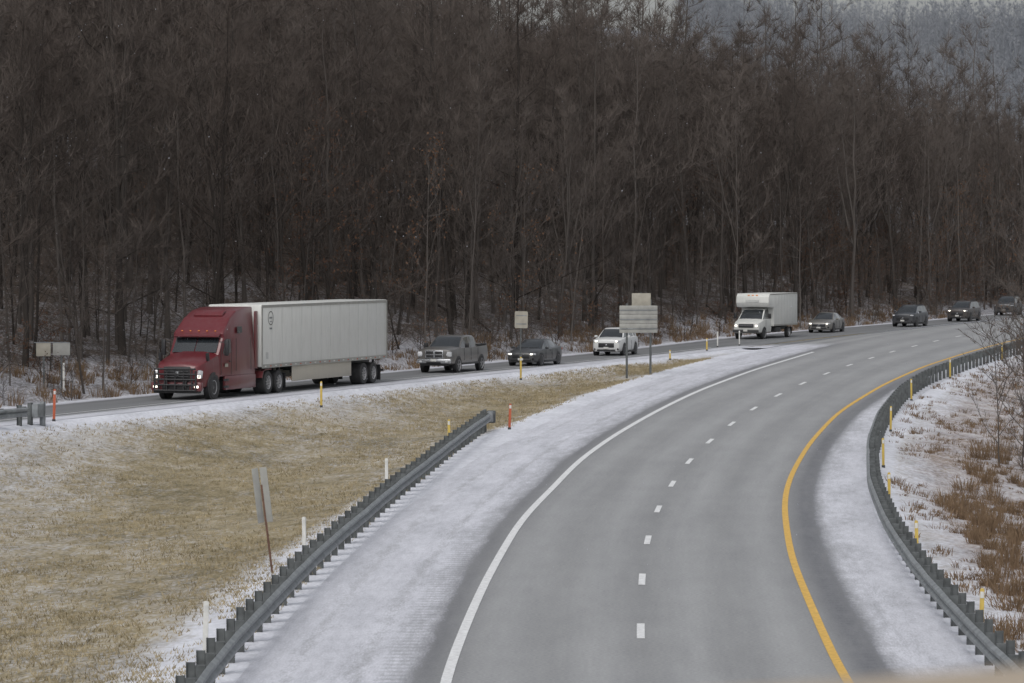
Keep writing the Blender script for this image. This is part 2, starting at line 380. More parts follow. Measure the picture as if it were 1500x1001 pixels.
while y<430:
    sl=fm(y+.5)-fm(y-.5); cc=1/math.sqrt(1+sl*sl); h=3.05/2*cc
    v,f=line('d',fm,lambda yy,d:zroad(fm(yy)+d,yy),.16,None,y-h,y+h,h/2)
    b=len(V); V+=v; F+=[tuple(i+b for i in q) for q in f]
    y+=12.19*cc
mkobj('lane_dash_markings',V,F,M['white_line'])
V,F=line('r',lambda y:XM(y)+1.85,lambda y,d:ZM(y),.12,None,100,250); mkobj('ramp_edge_line',V,F,M['white_line'])
# ------------------------------------------------------------ guardrails
def guardrail(name,fn,y0,y1,side,block=True):
    e=empty(name,(0,0,0))
    prof=[(0,.43),(-.07,.48),(-.07,.54),(0,.60),(-.07,.66),(-.07,.72),(0,.77),(.015,.77),(-.05,.72),(-.05,.66),(.02,.60),(-.05,.54),(-.05,.48),(.015,.43)]
    ys=list(np.arange(y0,y1,1.9)); V=[];F=[]; n=len(prof)
    for y in ys:
        s=fn(y+.5)-fn(y-.5); c=math.sqrt(1+s*s); x=fn(y); z=gz(x,y)+random.uniform(-.012,.012)
        for a,b in prof: V.append((x+side*a*1.0,y-side*a*s,z+b))
    for i in range(len(ys)-1):
        for j in range(n):
            a=i*n+j;b=i*n+(j+1)%n; F.append((a,b,b+n,a+n))
    F.append(tuple(range(n))); F.append(tuple(range((len(ys)-1)*n,len(ys)*n)))
    o=mkobj('rail',V,F,M['galv'],e); fixnormals(o)
    V=[];F=[]
    def addbox(cx,cy,z0,z1,sx,sy,ang):
        b=len(V)
        for z in(z0,z1):
            for i,j in((-1,-1),(1,-1),(1,1),(-1,1)):
                dx=i*sx/2;dy=j*sy/2; V.append((cx+dx*math.cos(ang)-dy*math.sin(ang),cy+dx*math.sin(ang)+dy*math.cos(ang),z))
        for q in((0,3,2,1),(4,5,6,7),(0,1,5,4),(1,2,6,5),(2,3,7,6),(3,0,4,7)): F.append(tuple(b+k for k in q))
    for k,y in enumerate(ys):
        s=fn(y+.5)-fn(y-.5); ang=-math.atan(s); x=fn(y); z=gz(x,y)
        j=random.uniform(-.02,.02)
        addbox(x+side*.12,y,z+.42,z+.80,.17,.14,ang)
        px=x+side*.29
        addbox(px-.07,y,z-.4,z+.86+j,.012,.13,ang); addbox(px+.07,y,z-.4,z+.86+j,.012,.13,ang); addbox(px,y,z-.4,z+.858+j,.13,.03,ang)
    mkobj('posts',V,F,M['galvdark'],e)
    return e
GL=curve([(-40,-3.4),(0,-4.6),(40,-5.2),(68.4,-5.15),(89.8,-4.55),(119,-3.2),(136,-2.15),(157,-.72)],10)
GR=curve([(-40,10.1),(0,9.0),(40,8.5),(69,8.6),(86.9,9.15),(101,9.85),(120.6,11.2),(144.8,13.4),(165,15.7),(188,18.9),(205,22.0),(228,27.2),(251,32.6),(300,44.6),(340,57.8),(400,81.8)],10)
guardrail('guardrail',GL,-30,155.5,-1)
guardrail('guardrail',GR,-30,398,1)
e=empty('guardrail_end_terminal',(GL(155)-.02,155.3,gz(GL(155),155)),rz=-.07)
box('end_shoe',(0,0,.6),(.22,.5,.42),M['galv'],e,.03); box('impact_head',(0,.5,.58),(.34,.3,.5),M['galvdark'],e,.03)
for i in range(3): box('strut_%d'%i,(-.25,-.4+i*.45,.4),(.12,.14,.95),M['galvdark'],e,.01)
GX=lambda y:XM(y)+4.6
g=guardrail('guardrail',GX,110,147,-1)
e=empty('guardrail_end_terminal',(GX(147),147.2,gz(GX(147),147)),rz=-.3)
box('end_shoe',(0,0,.6),(.28,.7,.5),M['galv'],e,.03); box('end_post',(.05,.3,.4),(.18,.2,1.05),M['galv'],e,.02); box('end_post_2',(-.2,-.3,.4),(.16,.2,1.),M['galvdark'],e,.02)
# ------------------------------------------------------------ delineators & signs
def delin(x,y,mat,h=1.1,w=.1,tilt=0,capm=None):
    e=empty('delineator_post',(x,y,gz(x,y)),ry=tilt,rz=random.uniform(-.3,.3))
    prism('post',[(-w/2,-.2),(w/2,-.2),(w/2,h-.03),(w/2-.02,h),(-w/2+.02,h),(-w/2,h-.03)],-.02,.02,M[mat],e,.006)
    box('reflector',(0,-.026,h-.13),(w*.8,.008,.13),M[capm or 'post_white'],e)
    box('base_collar',(0,0,.04),(w*1.3,.07,.1),M['dark'],e,.01)
for y,mt in ((72.3,'post_white'),(94.3,'post_white'),(119.5,'post_white'),(144,'post_yellow')):
    delin(GL(y)-.75,y,mt,1.2,.10,random.uniform(-.03,.03))
delin(GL(155)+.75,156.0,'post_red',1.05,.1,.04)
for y in (77,96.6,118.5,140,163,188,212,240):
    delin(GR(y)+.55,y,'post_yellow',1.08,.09,random.uniform(-.03,.03))
delin(-17.8,149.5,'post_red',1.25,.10,.03)
for x,y,mt,h in ((-8.5,171.5,'post_yellow',1.15),(.46,201,'post_yellow',1.2),(9.4,229,'post_yellow',.6),(12.3,243,'post_yellow',.8)):
    delin(x,y,mt,h,.10)
delin(XM(176)-7.2,176,'post_white',1.4,.09)
for x,y in ((13.4,251),(15.0,254)): delin(x,y,'post_white',1.0,.08)
def sign_big(x,y):
    e=empty('highway_sign',(x,y,gz(x,y)),rz=.12)
    for i,sx in enumerate((-.62,.66)):
        box('post_%d'%i,(sx,.06,1.9),(.11,.09,4.5 if i else 4.0),M['galvdark'],e,.01)
    for k in range(6): box('panel_slat_%d'%k,(0,0,2.45+k*.245),(2.05,.03,.235),M['signback'],e,.008)
    for k in range(3): box('brace_%d'%k,(0,-.03,2.55+k*.5),(2.0,.03,.04),M['galv'],e)
    box('top_panel',(.15,0,4.12),(1.02,.03,.66),M['signtan'],e,.01)
    box('top_post',(.15,.05,4.0),(.08,.06,1.0),M['galvdark'],e)
sign_big(6.75,205.5)
def sign_single(x,y,w,h,ztop,mat,tilt=0,rz=0,pmat='galvdark',name='traffic_sign',pw=.07):
    e=empty(name,(x,y,gz(x,y)),rz=rz,ry=tilt)
    prism('panel',[(-w/2+.05,ztop-h),(w/2-.05,ztop-h),(w/2,ztop-h+.05),(w/2,ztop-.05),(w/2-.05,ztop),(-w/2+.05,ztop),(-w/2,ztop-.05),(-w/2,ztop-h+.05)],-.012,.012,M[mat],e)
    box('post',(0,.045,(ztop-.1)/2-.15),(pw,.05,ztop-.1+.3),M[pmat],e,.005)
    for k in (.25,.75): box('bracket_%d'%int(k*100),(0,-.018,ztop-h*k),(w*.8,.012,.05),M['galv'],e)
sign_single(.45,209,.72,.92,3.15,'signtan',.02,.2)
e=empty('traffic_sign',(GL(92.5)-1.35,92.5,gz(GL(92.5)-1.35,92.5)),rz=.15,ry=-.12)
box('post',(0,.03,1.0),(.05,.05,2.3),M['rust'],e,.005)
for i,sx in enumerate((-.12,.08)):
    box('panel_%d'%i,(sx,-.01,1.9),(.18,.02,1.32),M['signback'],e,.004,rot=(0,0,.5 if i==0 else -.4))
e=empty('traffic_sign',(-21.0,176,gz(-21.0,176)-.4),rz=.1)
for i,sx in enumerate((-.4,.4)): box('post_%d'%i,(sx,.05,1.2),(.07,.06,2.9),M['galvdark'],e,.005)
box('panel_0',(-.42,0,2.3),(.66,.03,.62),M['signtan'],e,.01); box('panel_1',(.4,0,2.32),(.78,.03,.58),M['signback'],e,.01)
box('rod',(-.05,-.02,2.62),(1.6,.03,.04),M['galv'],e)
# ------------------------------------------------------------ cars
def loft(name,rings,mats,parent,tagf=None,angle=40):
    n=len(rings[0]); V=[];F=[];mi=[]
    for r in rings: V+=r
    for i in range(len(rings)-1):
        for j in range(n):
            a=i*n+j;b=i*n+(j+1)%n; F.append((a,b,b+n,a+n)); mi.append(tagf(i,j) if tagf else 0)
    F.append(tuple(range(n))); mi.append(0); F.append(tuple(range((len(rings)-1)*n,len(rings)*n))); mi.append(0)
    o=mkobj(name,V,F,mats,parent,mi,False)
    bm=bmesh.new(); bm.from_mesh(o.data); bmesh.ops.recalc_face_normals(bm,faces=bm.faces); bm.to_mesh(o.data); bm.free()
    o.data.polygons.foreach_set('use_smooth',[True]*len(o.data.polygons)); o.data.set_sharp_from_angle(angle=math.radians(angle))
    return o
def body_ring(x,zb,zt,hw,crown=.03):
    h=[(hw*.86,zb),(hw*.97,zb+.08),(hw,zb+.40*(zt-zb)),(hw*.985,zb+.72*(zt-zb)),(hw*.95,zt-.05),(hw*.86,zt),(hw*.4,zt+crown)]
    return [(x,y,z) for y,z in h]+[(x,-y,z) for y,z in reversed(h)]
def cab_ring(x,zb,zt,hb,ht):
    e=max(.0,min(.07,(zt-zb)*.2))
    h=[(hb,zb-.03),(hb-(hb-ht)*.92,zt-e),(ht-.07,zt-.005),(ht*.5,zt+.015)]
    return [(x,y,z) for y,z in h]+[(x,-y,z) for y,z in reversed(h)]
def cab_tags(tags):
    def f(i,j):
        s,t=tags[i]
        if j in(0,6): return s
        if j in(1,5): return 0
        if j in(2,3,4): return t
        return 0
    return f
def carinst(name,x,y,ang,z=None):
    return empty(name,(x,y,(ZM(y)+.014) if z is None else z),rz=ang)
def car(name,x,y,ang,kind,paint,lit=True,grille='black'):
    e=carinst(name,x,y,ang); P=M[paint]
    if kind=='sedan':
        low=[(2.36,.30,.60,.60),(2.30,.22,.70,.74),(2.12,.18,.76,.85),(1.7,.18,.85,.90),(1.2,.18,.92,.91),(.8,.18,.95,.915),(-.2,.18,.96,.92),(-1.3,.18,1.0,.92),(-1.8,.2,1.03,.90),(-2.15,.24,1.02,.86),(-2.3,.3,.98,.80),(-2.36,.42,.85,.72)]
        cab=[(1.05,.93,.95,.80,.78),(.62,.94,1.20,.80,.69),(.20,.94,1.40,.80,.60),(0,.95,1.43,.80,.59),(-.25,.96,1.445,.80,.59),(-.35,.96,1.445,.80,.59),(-1.0,.98,1.42,.79,.58),(-1.25,.99,1.37,.78,.58),(-1.6,1.0,1.22,.75,.62),(-2.0,1.01,1.04,.70,.66)]
        tags=[(1,1),(1,1),(1,0),(1,0),(0,0),(1,0),(1,0),(0,1),(0,1)]
        wx=(1.42,-1.38); r=.335; hw=.92; fz=.5; hz=.66; fl=2.36
    elif kind=='suv':
        low=[(2.28,.34,.86,.64),(2.24,.27,.94,.80),(2.05,.24,1.0,.89),(1.6,.24,1.05,.92),(1.15,.24,1.09,.93),(.6,.24,1.10,.935),(-.6,.24,1.11,.935),(-1.7,.25,1.13,.93),(-2.1,.28,1.12,.90),(-2.25,.34,1.08,.86),(-2.3,.45,.95,.82)]
        cab=[(1.2,1.07,1.09,.83,.80),(.85,1.07,1.33,.83,.73),(.45,1.08,1.57,.83,.66),(.2,1.08,1.62,.83,.65),(-.15,1.09,1.645,.83,.65),(-.26,1.09,1.645,.83,.65),(-1.2,1.1,1.64,.82,.65),(-1.32,1.1,1.635,.82,.65),(-1.85,1.1,1.60,.80,.66),(-2.0,1.1,1.50,.79,.68),(-2.22,1.09,1.14,.77,.74)]
        tags=[(1,1),(1,1),(1,0),(1,0),(0,0),(1,0),(0,0),(1,0),(0,1),(0,1)]
        wx=(1.40,-1.32); r=.36; hw=.935; fz=.6; hz=.88; fl=2.28
    o=loft('body',[body_ring(*s) for s in low],[P],e)
    loft('cabin',[cab_ring(*s) for s in cab],[P,M['glass']],e,cab_tags(tags),30)
    for k,xx in enumerate(wx):
        for s in(1,-1):
            lathe('wheel_arch_%d%d'%(k,s>0),[(.01,0),(r+.055,0),(r+.055,-s*.2)],xx,s*(hw+.004),r+.01,M['black'],e,24)
            wheel(e,'wheel_%d%d'%(k,s>0),xx,s*(hw-.105),r,.23)
    box('grille',(fl+.005,0,fz+.04),(.05,1.0 if kind=='sedan' else .98,.20 if kind=='sedan' else .17+(.1 if grille=='tall' else 0)),M['black'],e,.02)
    if grille=='chrome':
        box('grille_bar',(fl+.035,0,fz+.10),(.02,.9,.03),M['chrome'],e)
    box('badge',(fl+.04,0,fz+.06),(.02,.12,.08),M['chrome'],e,.01)
    box('lower_intake',(fl-.0,0,.34),(.06,1.15,.10),M['black'],e,.02)
    box('front_plate',(fl+.045,0,fz-.12),(.012,.31,.12),M['plate'],e)
    for s in(1,-1):
        box('headlight_%d'%(s>0),(fl-.12,s*.66,hz),(.22,.34,.11),M['lens'],e,.03,rot=(0,0,-s*.35))
        if lit: box('headlamp_glow_%d'%(s>0),(fl-.005,s*.62,hz),(.03,.15,.08),M['lamp'],e,.01,rot=(0,0,-s*.35))
        box('fog_recess_%d'%(s>0),(fl-.07,s*.66,.40),(.1,.22,.12),M['black'],e,.02,rot=(0,0,-s*.35))
        box('mirror_%d'%(s>0),(.78,s*(hw+.08),.98 if kind=='sedan' else 1.14),(.14,.2,.13),P,e,.03)
        box('tail_light_%d'%(s>0),(low[-2][0]-.0,s*.68,low[-2][2]-.12),(.12,.28,.12),M['post_red'],e,.02)
        for k,xs in enumerate((.72,-.3,-1.18)): box('door_seam_%d%d'%(k,s>0),(xs,s*(hw+.0),.62),(.012,.012,.55),M['black'],e)
        for k,xs in enumerate((-.12,-1.02)): box('door_handle_%d%d'%(k,s>0),(xs,s*(hw+.006),.83),(.17,.02,.03),P,e)
        box('sill_%d'%(s>0),(0,s*(hw-.02),.24),(2.0,.06,.10),M['black'],e,.01)
        if kind=='suv': box('roof_rail_%d'%(s>0),(-.65,s*.60,1.675),(1.9,.04,.03),M['black'],e)
    for s in (.3,-.3): box('wiper_%d'%(s>0),(1.0,s,.99 if kind=='sedan' else 1.15),(.05,.5,.02),M['black'],e,rot=(0,0,.1))
    return e
def pnt(n,c,**k): M[n]=dirty_paint(n,c,**k)
dk_=(.13,.125,.12)
pnt('paint_charcoal',(.022,.024,.028),dirt=.3,coat=.35,dcol=dk_); pnt('paint_white',(.60,.61,.61),dirt=.3); pnt('paint_taupe',(.13,.125,.115),dirt=.3)
pnt('paint_navy',(.012,.016,.024),dirt=.3,coat=.35,dcol=dk_); pnt('paint_brown',(.030,.022,.020),dirt=.3,coat=.35,dcol=dk_); pnt('paint_grey',(.082,.078,.075),dirt=.35)
def head(y):
    s=(XM(y+4)-XM(y-4))/8; return math.atan2(-1,-s)
def pickup(x,y,ang):
    e=carinst('pickup_truck',x,y,ang); P=M['paint_grey']
    low=[(2.85,.52,1.10,.80),(2.80,.45,1.20,.93),(2.6,.42,1.24,.98),(2.0,.42,1.30,1.0),(1.3,.42,1.33,1.0),(.9,.42,1.34,1.0),(-1.2,.42,1.33,1.0),(-1.25,.42,1.36,1.0),(-2.7,.45,1.38,1.0),(-2.85,.5,1.38,.97)]
    loft('body',[body_ring(a,b,c,d,.04 if a>.8 else .0) for a,b,c,d in low],[P],e)
    cab=[(1.35,1.30,1.33,.92,.90),(.95,1.32,1.62,.92,.82),(.55,1.32,1.86,.92,.76),(.3,1.32,1.91,.92,.75),(-.05,1.32,1.93,.92,.75),(-.17,1.32,1.93,.92,.75),(-.95,1.32,1.91,.91,.75),(-1.05,1.32,1.90,.91,.75),(-1.2,1.32,1.84,.90,.76),(-1.3,1.32,1.36,.88,.84)]
    loft('cabin',[cab_ring(*s) for s in cab],[P,M['glass']],e,cab_tags([(1,1),(1,1),(1,0),(1,0),(0,0),(1,0),(0,0),(0,0),(0,1)]),30)
    box('bed_cavity',(-2.05,0,1.385),(1.35,1.6,.03),M['black'],e)
    for s in(1,-1): box('bed_rail_%d'%(s>0),(-2.05,s*.9,1.41),(1.5,.12,.06),M['black'],e,.015)
    box('tailgate',(-2.84,0,1.15),(.08,1.6,.55),P,e,.02)
    box('grille_surround',(2.87,0,.98),(.08,1.02,.42),M['chrome'],e,.04)
    for i in(-1,1):
        for j in(-1,1): box('grille_mesh_%d%d'%(i>0,j>0),(2.915,i*.245,.98+j*.095),(.02,.41,.14),M['black'],e,.01)
    box('bumper',(2.93,0,.62),(.16,1.92,.24),M['chrome'],e,.05)
    box('bumper_intake',(3.0,0,.56),(.04,.8,.10),M['black'],e,.01); box('air_dam',(2.85,0,.44),(.1,1.6,.12),M['black'],e,.02)
    box('front_plate',(3.02,0,.68),(.01,.31,.13),M['plate'],e)
    for s in(1,-1):
        box('headlight_%d'%(s>0),(2.80,s*.78,.99),(.14,.36,.26),M['lens'],e,.04,rot=(0,0,-s*.25)); box('headlamp_bulb_%d'%(s>0),(2.87,s*.72,.97),(.03,.10,.10),M['lens'],e,.01)
        box('fog_%d'%(s>0),(3.005,s*.72,.60),(.03,.14,.08),M['lens'],e,.01)
        for k,xx in enumerate((1.85,-1.75)):
            lathe('wheel_arch_%d%d'%(k,s>0),[(.01,0),(.47,0),(.47,-s*.2)],xx,s*1.004,.42,M['black'],e,26)
            wheel(e,'wheel_%d%d'%(k,s>0),xx,s*.90,.40,.27)
        box('mirror_%d'%(s>0),(1.0,s*1.16,1.42),(.12,.22,.24),M['black'],e,.03)
        for k,xs in enumerate((.95,-.12,-1.2)): box('door_seam_%d%d'%(k,s>0),(xs,s*1.0,.95),(.014,.012,.66),M['black'],e)
        box('sill_%d'%(s>0),(0,s*.99,.45),(2.6,.08,.10),M['dark'],e,.01)
pickup(XM(205.5)+.3,205.5,head(206)-.0)
car('sedan_car',XM(216.0)+1.1,216.0,head(218)-.02,'sedan','paint_charcoal',True)
car('suv_car',XM(234.5)+.0,234.5,head(235)+.03,'suv','paint_white',True,'tall')
car('sedan_car',XM(284.5)+.2,284.5,head(285)+.05,'sedan','paint_taupe',True,'chrome')
car('suv_car',XM(300.5)+1.5,300.5,head(302)+.02,'suv','paint_navy',False,'tall')
car('suv_car',XM(316.5)+1.1,316.5,head(318)+.0,'suv','paint_brown',True,'tall')
car('suv_car',XM(338)-.7,338,head(338)+.06,'suv','paint_charcoal',False,'tall')
def box_truck(x,y,ang):
    e=carinst('box_truck',x,y,ang); W=M['white_paint']
    low=[(3.1,.50,1.02,.82),(3.05,.42,1.12,.92),(2.8,.40,1.20,.98),(2.3,.40,1.32,1.0),(1.95,.40,1.40,1.0),(.6,.40,1.40,1.0)]
    loft('cab_body',[body_ring(*s) for s in low],[W],e)
    cab=[(2.15,1.36,1.38,.92,.90),(1.75,1.38,1.78,.92,.84),(1.45,1.38,2.02,.92,.80),(1.3,1.38,2.08,.92,.79),(.72,1.38,2.12,.92,.79),(.6,1.38,2.12,.92,.79)]
    loft('cab_top',[cab_ring(*s) for s in cab],[W,M['glass']],e,cab_tags([(1,1),(1,1),(1,0),(1,0),(0,0)]),30)
    prism('cargo_box',[(.62,.86),(.62,2.14),(1.62,2.2),(1.78,2.5),(1.72,2.95),(1.5,3.14),(-4.6,3.14),(-4.6,.86)],-1.2,1.2,M['white_paint'],e,.04)
    for s in(1,-1):
        box('top_rail_%d'%(s>0),(-1.5,s*1.203,3.09),(6.0,.03,.07),M['signback'],e); box('bottom_rail_%d'%(s>0),(-2.0,s*1.203,.92),(5.2,.03,.10),M['signback'],e)
        for k in range(8): box('side_seam_%d%d'%(k,s>0),(.2-k*.62,s*1.202,2.0),(.02,.012,2.0),M['joint'],e)
        for k,xx in enumerate((2.1,-2.8)):
            if k==0: lathe('wheel_arch_%d'%(s>0),[(.01,0),(.45,0),(.45,-s*.2)],xx,s*1.004,.40,M['black'],e,24)
            wheel(e,'wheel_%d%d'%(k,s>0),xx,s*(.9 if k==0 else 1.05),.38,.25)
        box('headlight_%d'%(s>0),(3.06,s*.74,.92),(.08,.28,.20),M['lens'],e,.02); box('headlamp_bulb_%d'%(s>0),(3.11,s*.74,.92),(.02,.16,.12),M['lamp'],e,.01)
        box('mirror_arm_%d'%(s>0),(1.75,s*1.1,1.55),(.03,.3,.03),M['black'],e); box('mirror_%d'%(s>0),(1.75,s*1.27,1.58),(.08,.2,.36),M['black'],e,.02)
        box('door_seam_%d'%(s>0),(1.75,s*1.0,.95),(.014,.012,.8),M['black'],e)
    box('grille',(3.11,0,.92),(.05,1.1,.26),M['black'],e,.02); box('grille_bar',(3.14,0,.93),(.02,1.1,.05),M['chrome'],e)
    box('bumper',(3.2,0,.56),(.14,1.9,.2),M['dark'],e,.04); box('plate',(3.28,0,.6),(.01,.3,.14),M['plate'],e)
    for k in(-1,0,1): box('clearance_lamp_%d'%k,(1.68,k*.3,3.02),(.06,.14,.05),M['amber'],e,rot=(0,.5,0))
    box('roof_logo',(1.79,0,2.62),(.02,1.0,.16),M['joint'],e,rot=(0,-.12,0))
    box('chassis',(-1.9,0,.68),(5.2,.9,.24),M['dark'],e); box('fuel_tank',(-.6,.9,.6),(1.2,.4,.34),M['dark'],e,.05)
    for s in(1,-1): box('mud_flap_%d'%(s>0),(-3.35,s*1.0,.5),(.02,.4,.5),M['black'],e)
box_truck(XM(270)-.15,270,head(272)-.05)
def semi(x,y,ang):
    e=carinst('semi_truck',x,y,ang); R=M['red_paint']; K=M['black']
    low=[(1.28,.62,1.36,.72),(1.22,.50,1.48,.92),(1.0,.48,1.58,1.08),(.6,.5,1.70,1.17),(0,.55,1.84,1.2),(-.6,.6,1.98,1.22)]
    loft('hood',[body_ring(a,b,c,d,.1) for a,b,c,d in low],[R],e)
    box('bumper',(1.28,0,.58),(.28,2.42,.42),R,e,.09); box('bumper_intake',(1.43,0,.56),(.03,1.3,.22),K,e,.02); box('air_dam',(1.25,0,.34),(.2,2.2,.1),K,e,.03)
    box('grille_surround',(1.285,0,1.12),(.06,1.26,.68),M['dark'],e,.05)
    box('grille',(1.31,0,1.12),(.06,1.18,.62),K,e,.04)
    for i in range(5): box('grille_slat_%d'%i,(1.35,0,.90+i*.12),(.02,1.1,.012),M['rim'],e)
    box('grille_emblem',(1.37,0,1.15),(.02,.2,.2),M['chrome'],e,.02)
    for i,yy in enumerate((-.8,-.4,0,.4,.8)): cyl('guard_bar_v%d'%i,(1.52,yy,.42),(1.50,yy,1.36),.036,K,e,8)
    for i,z in enumerate((.42,.66,.90,1.13,1.36)): cyl('guard_bar_h%d'%i,(1.52,-.98,z),(1.52,.98,z),.040,K,e,8)
    for s in(1,-1):
        cyl('guard_post_%d'%(s>0),(1.52,s*.98,.42),(1.48,s*.98,1.28),.045,K,e,8); box('guard_bracket_%d'%(s>0),(1.42,s*.5,.7),(.2,.08,.3),K,e)
        box('headlight_%d'%(s>0),(1.12,s*1.0,1.12),(.2,.26,.36),M['lens'],e,.05,rot=(0,-.2,-s*.5)); box('headlamp_lit_%d'%(s>0),(1.225,s*1.02,1.02),(.05,.14,.14),M['lamp'],e,.02)
        box('fog_lamp_%d'%(s>0),(1.43,s*.98,.58),(.03,.2,.1),M['lamp'],e,.02)
    def yf(x,z): 
        t=max(0,min(1,(z-2.7)/1.3)); return 1-.13*t-(.03 if x>-.9 else 0)
    prism('cab',[(-.55,.95),(-.55,1.93),(-1.12,2.68),(-1.02,2.86),(-1.35,3.1),(-2.0,3.55),(-2.8,3.86),(-3.6,3.98),(-4.75,4.0),(-4.75,.95)],-1.22,1.22,R,e,.07,yf)
    g=M['glass']
    def sl(t): return (-.55-.57*t, 1.93+.75*t)
    a=sl(.10);b=sl(.93); off=.035
    for k,(y0,y1) in enumerate(((-1.06,-.02),(.02,1.06))):
        poly('windshield_%d'%k,[(a[0]+off,y0,a[1]+off),(a[0]+off,y1,a[1]+off),(b[0]+off,y1*.97,b[1]+off),(b[0]+off,y0*.97,b[1]+off)],g,e)
    box('sun_visor',(-.95,0,2.80),(.34,2.16,.06),R,e,.02,rot=(0,.45,0))
    box('visor_face',(-.86,0,2.74),(.03,2.1,.10),K,e)
    for k in range(5): box('marker_lamp_%d'%k,(-1.12,-.8+k*.4,2.98),(.06,.07,.04),M['amber'],e,.01)
    box('roof_air_deflector',(-2.35,0,3.74),(.5,1.4,.10),R,e,.04,rot=(0,.5,0))
    for s in(1,-1):
        ys=s*1.228
        poly('door_window_%d'%(s>0),[(-.95,ys,1.98),(-1.85,ys,1.98),(-1.85,ys,2.62),(-1.30,ys,2.62)],g,e)
        poly('sleeper_window_%d'%(s>0),[(-2.7,s*1.2,2.86),(-3.25,s*1.2,2.86),(-3.25,s*1.175,3.14),(-2.7,s*1.175,3.14)],g,e)
        for k,xs in enumerate((-.78,-1.98,-2.5,-4.2)): box('panel_seam_%d%d'%(k,s>0),(xs,s*1.222,1.75 if k<2 else 1.9),(.018,.014,1.45),K,e)
        box('door_handle_%d'%(s>0),(-1.75,s*1.235,1.62),(.18,.03,.05),K,e)
        box('door_logo_%d'%(s>0),(-1.38,s*1.226,1.45),(.34,.006,.14),M['signtan'],e)
        box('mirror_arm_%d'%(s>0),(-.72,s*1.36,2.5),(.05,.32,.04),K,e); box('mirror_%d'%(s>0),(-.70,s*1.52,2.25),(.12,.2,.72),K,e,.04)
        prism('hood_mirror_%d'%(s>0),[(.55,1.70),(.62,2.03),(.5,2.05),(.42,1.70)],s*1.13-.07,s*1.13+.07,K,e,.02)
        box('side_fairing_%d'%(s>0),(-3.0,s*1.16,.66),(3.5,.16,.62),R,e,.04)
        for k in range(2): box('step_%d%d'%(k,s>0),(-1.3,s*1.245,.5+k*.3),(.6,.03,.10),K,e,.01)
        box('cab_extender_%d'%(s>0),(-4.95,s*1.15,2.5),(.36,.05,2.6),R,e,.015)
        lathe('wheel_arch_%d'%(s>0),[(.01,0),(.63,0),(.63,-s*.25)],0,s*1.205,.56,K,e,28)
        wheel(e,'steer_wheel_%d'%(s>0),0,s*1.085,.52,.28,8,.56,.02)
        for k,xx in enumerate((-6.1,-7.4)):
            wheel(e,'drive_wheel_%d%d'%(k,s>0),xx,s*1.0,.52,.58,8,.56,.16)
        for k,xx in enumerate((-18.3,-19.6)):
            wheel(e,'trailer_wheel_%d%d'%(k,s>0),xx,s*1.0,.52,.58,8,.56,.16)
        prism('drive_fender_%d'%(s>0),[(-5.35,.75),(-5.5,1.05),(-5.8,1.14),(-6.5,1.14),(-6.5,1.10),(-5.8,1.10),(-5.54,1.02),(-5.4,.75)],s*.75-.0,s*1.28,R,e)
        box('mud_flap_%d'%(s>0),(-8.15,s*1.0,.55),(.02,.6,.7),K,e); box('trailer_flap_%d'%(s>0),(-20.5,s*1.0,.52),(.02,.6,.75),K,e)
    box('chassis_frame',(-4.6,0,.85),(7.2,.9,.26),M['dark'],e); box('fifth_wheel',(-6.6,0,1.1),(1.1,.9,.12),M['dark'],e)
    T=M['white_paint']
    box('trailer_body',(-13.35,0,2.66),(16.15,2.6,2.84),T,e,.05)
    box('trailer_frame',(-16.6,0,1.0),(8.5,1.1,.28),M['dark'],e); box('bogie',(-18.95,0,.7),(2.4,1.2,.3),M['dark'],e)
    for k,xx in enumerate((-18.3,-19.6)): cyl('axle_%d'%k,(xx,-1,.52),(xx,1,.52),.08,M['dark'],e)
    for s in(1,-1):
        box('bottom_rail_%d'%(s>0),(-13.35,s*1.305,1.27),(16.1,.03,.17),M['signback'],e); box('top_rail_%d'%(s>0),(-13.35,s*1.305,4.0),(16.1,.03,.12),M['signback'],e)
        for k in range(26): box('rail_marker_%d%d'%(k,s>0),(-5.7-k*.61,s*1.323,1.27),(.16,.008,.05),M['post_red'] if k%2 else M['post_white'],e)
        for k in range(13): box('panel_joint_%d%d'%(k,s>0),(-6.5-k*1.22,s*1.302,2.65),(.03,.01,2.56),M['joint'],e)
        box('front_corner_%d'%(s>0),(-5.33,s*1.303,2.66),(.14,.02,2.7),M['signback'],e); box('rear_corner_%d'%(s>0),(-21.36,s*1.303,2.66),(.14,.02,2.7),M['signback'],e)
        box('side_skirt_%d'%(s>0),(-12.9,s*1.22,.83),(7.6,.03,.72),M['skirt'],e,.01)
        for k in range(6): box('skirt_strut_%d%d'%(k,s>0),(-9.4-k*1.4,s*1.1,1.0),(.05,.2,.3),M['dark'],e)
        box('landing_leg_%d'%(s>0),(-8.4,s*.8,.75),(.12,.12,.9),M['dark'],e)
        ring=lathe('trailer_logo_ring_%d'%(s>0),[(.28,.0),(.32,.0)],-6.35,s*1.309,3.45,M['dark'],e,28)
        box('trailer_logo_text_%d'%(s>0),(-6.35,s*1.309,3.47),(.36,.006,.08),M['galv'],e); box('trailer_number_%d'%(s>0),(-6.35,s*1.309,2.98),(.3,.006,.08),M['galv'],e)
        box('trailer_logo_sub_%d'%(s>0),(-6.35,s*1.309,3.30),(.22,.006,.04),M['galv'],e)
        box('side_placard_%d'%(s>0),(-5.9,s*1.309,1.75),(.3,.006,.3),M['joint'],e)
    box('rear_bumper',(-21.3,0,.6),(.1,2.3,.1),M['dark'],e); 
    for s in(1,-1): box('rear_bumper_leg_%d'%(s>0),(-21.3,s*.6,.9),(.08,.1,.6),M['dark'],e)
    box('trailer_front_unit',(-5.22,0,2.4),(.10,.6,.5),M['signback'],e,.03)
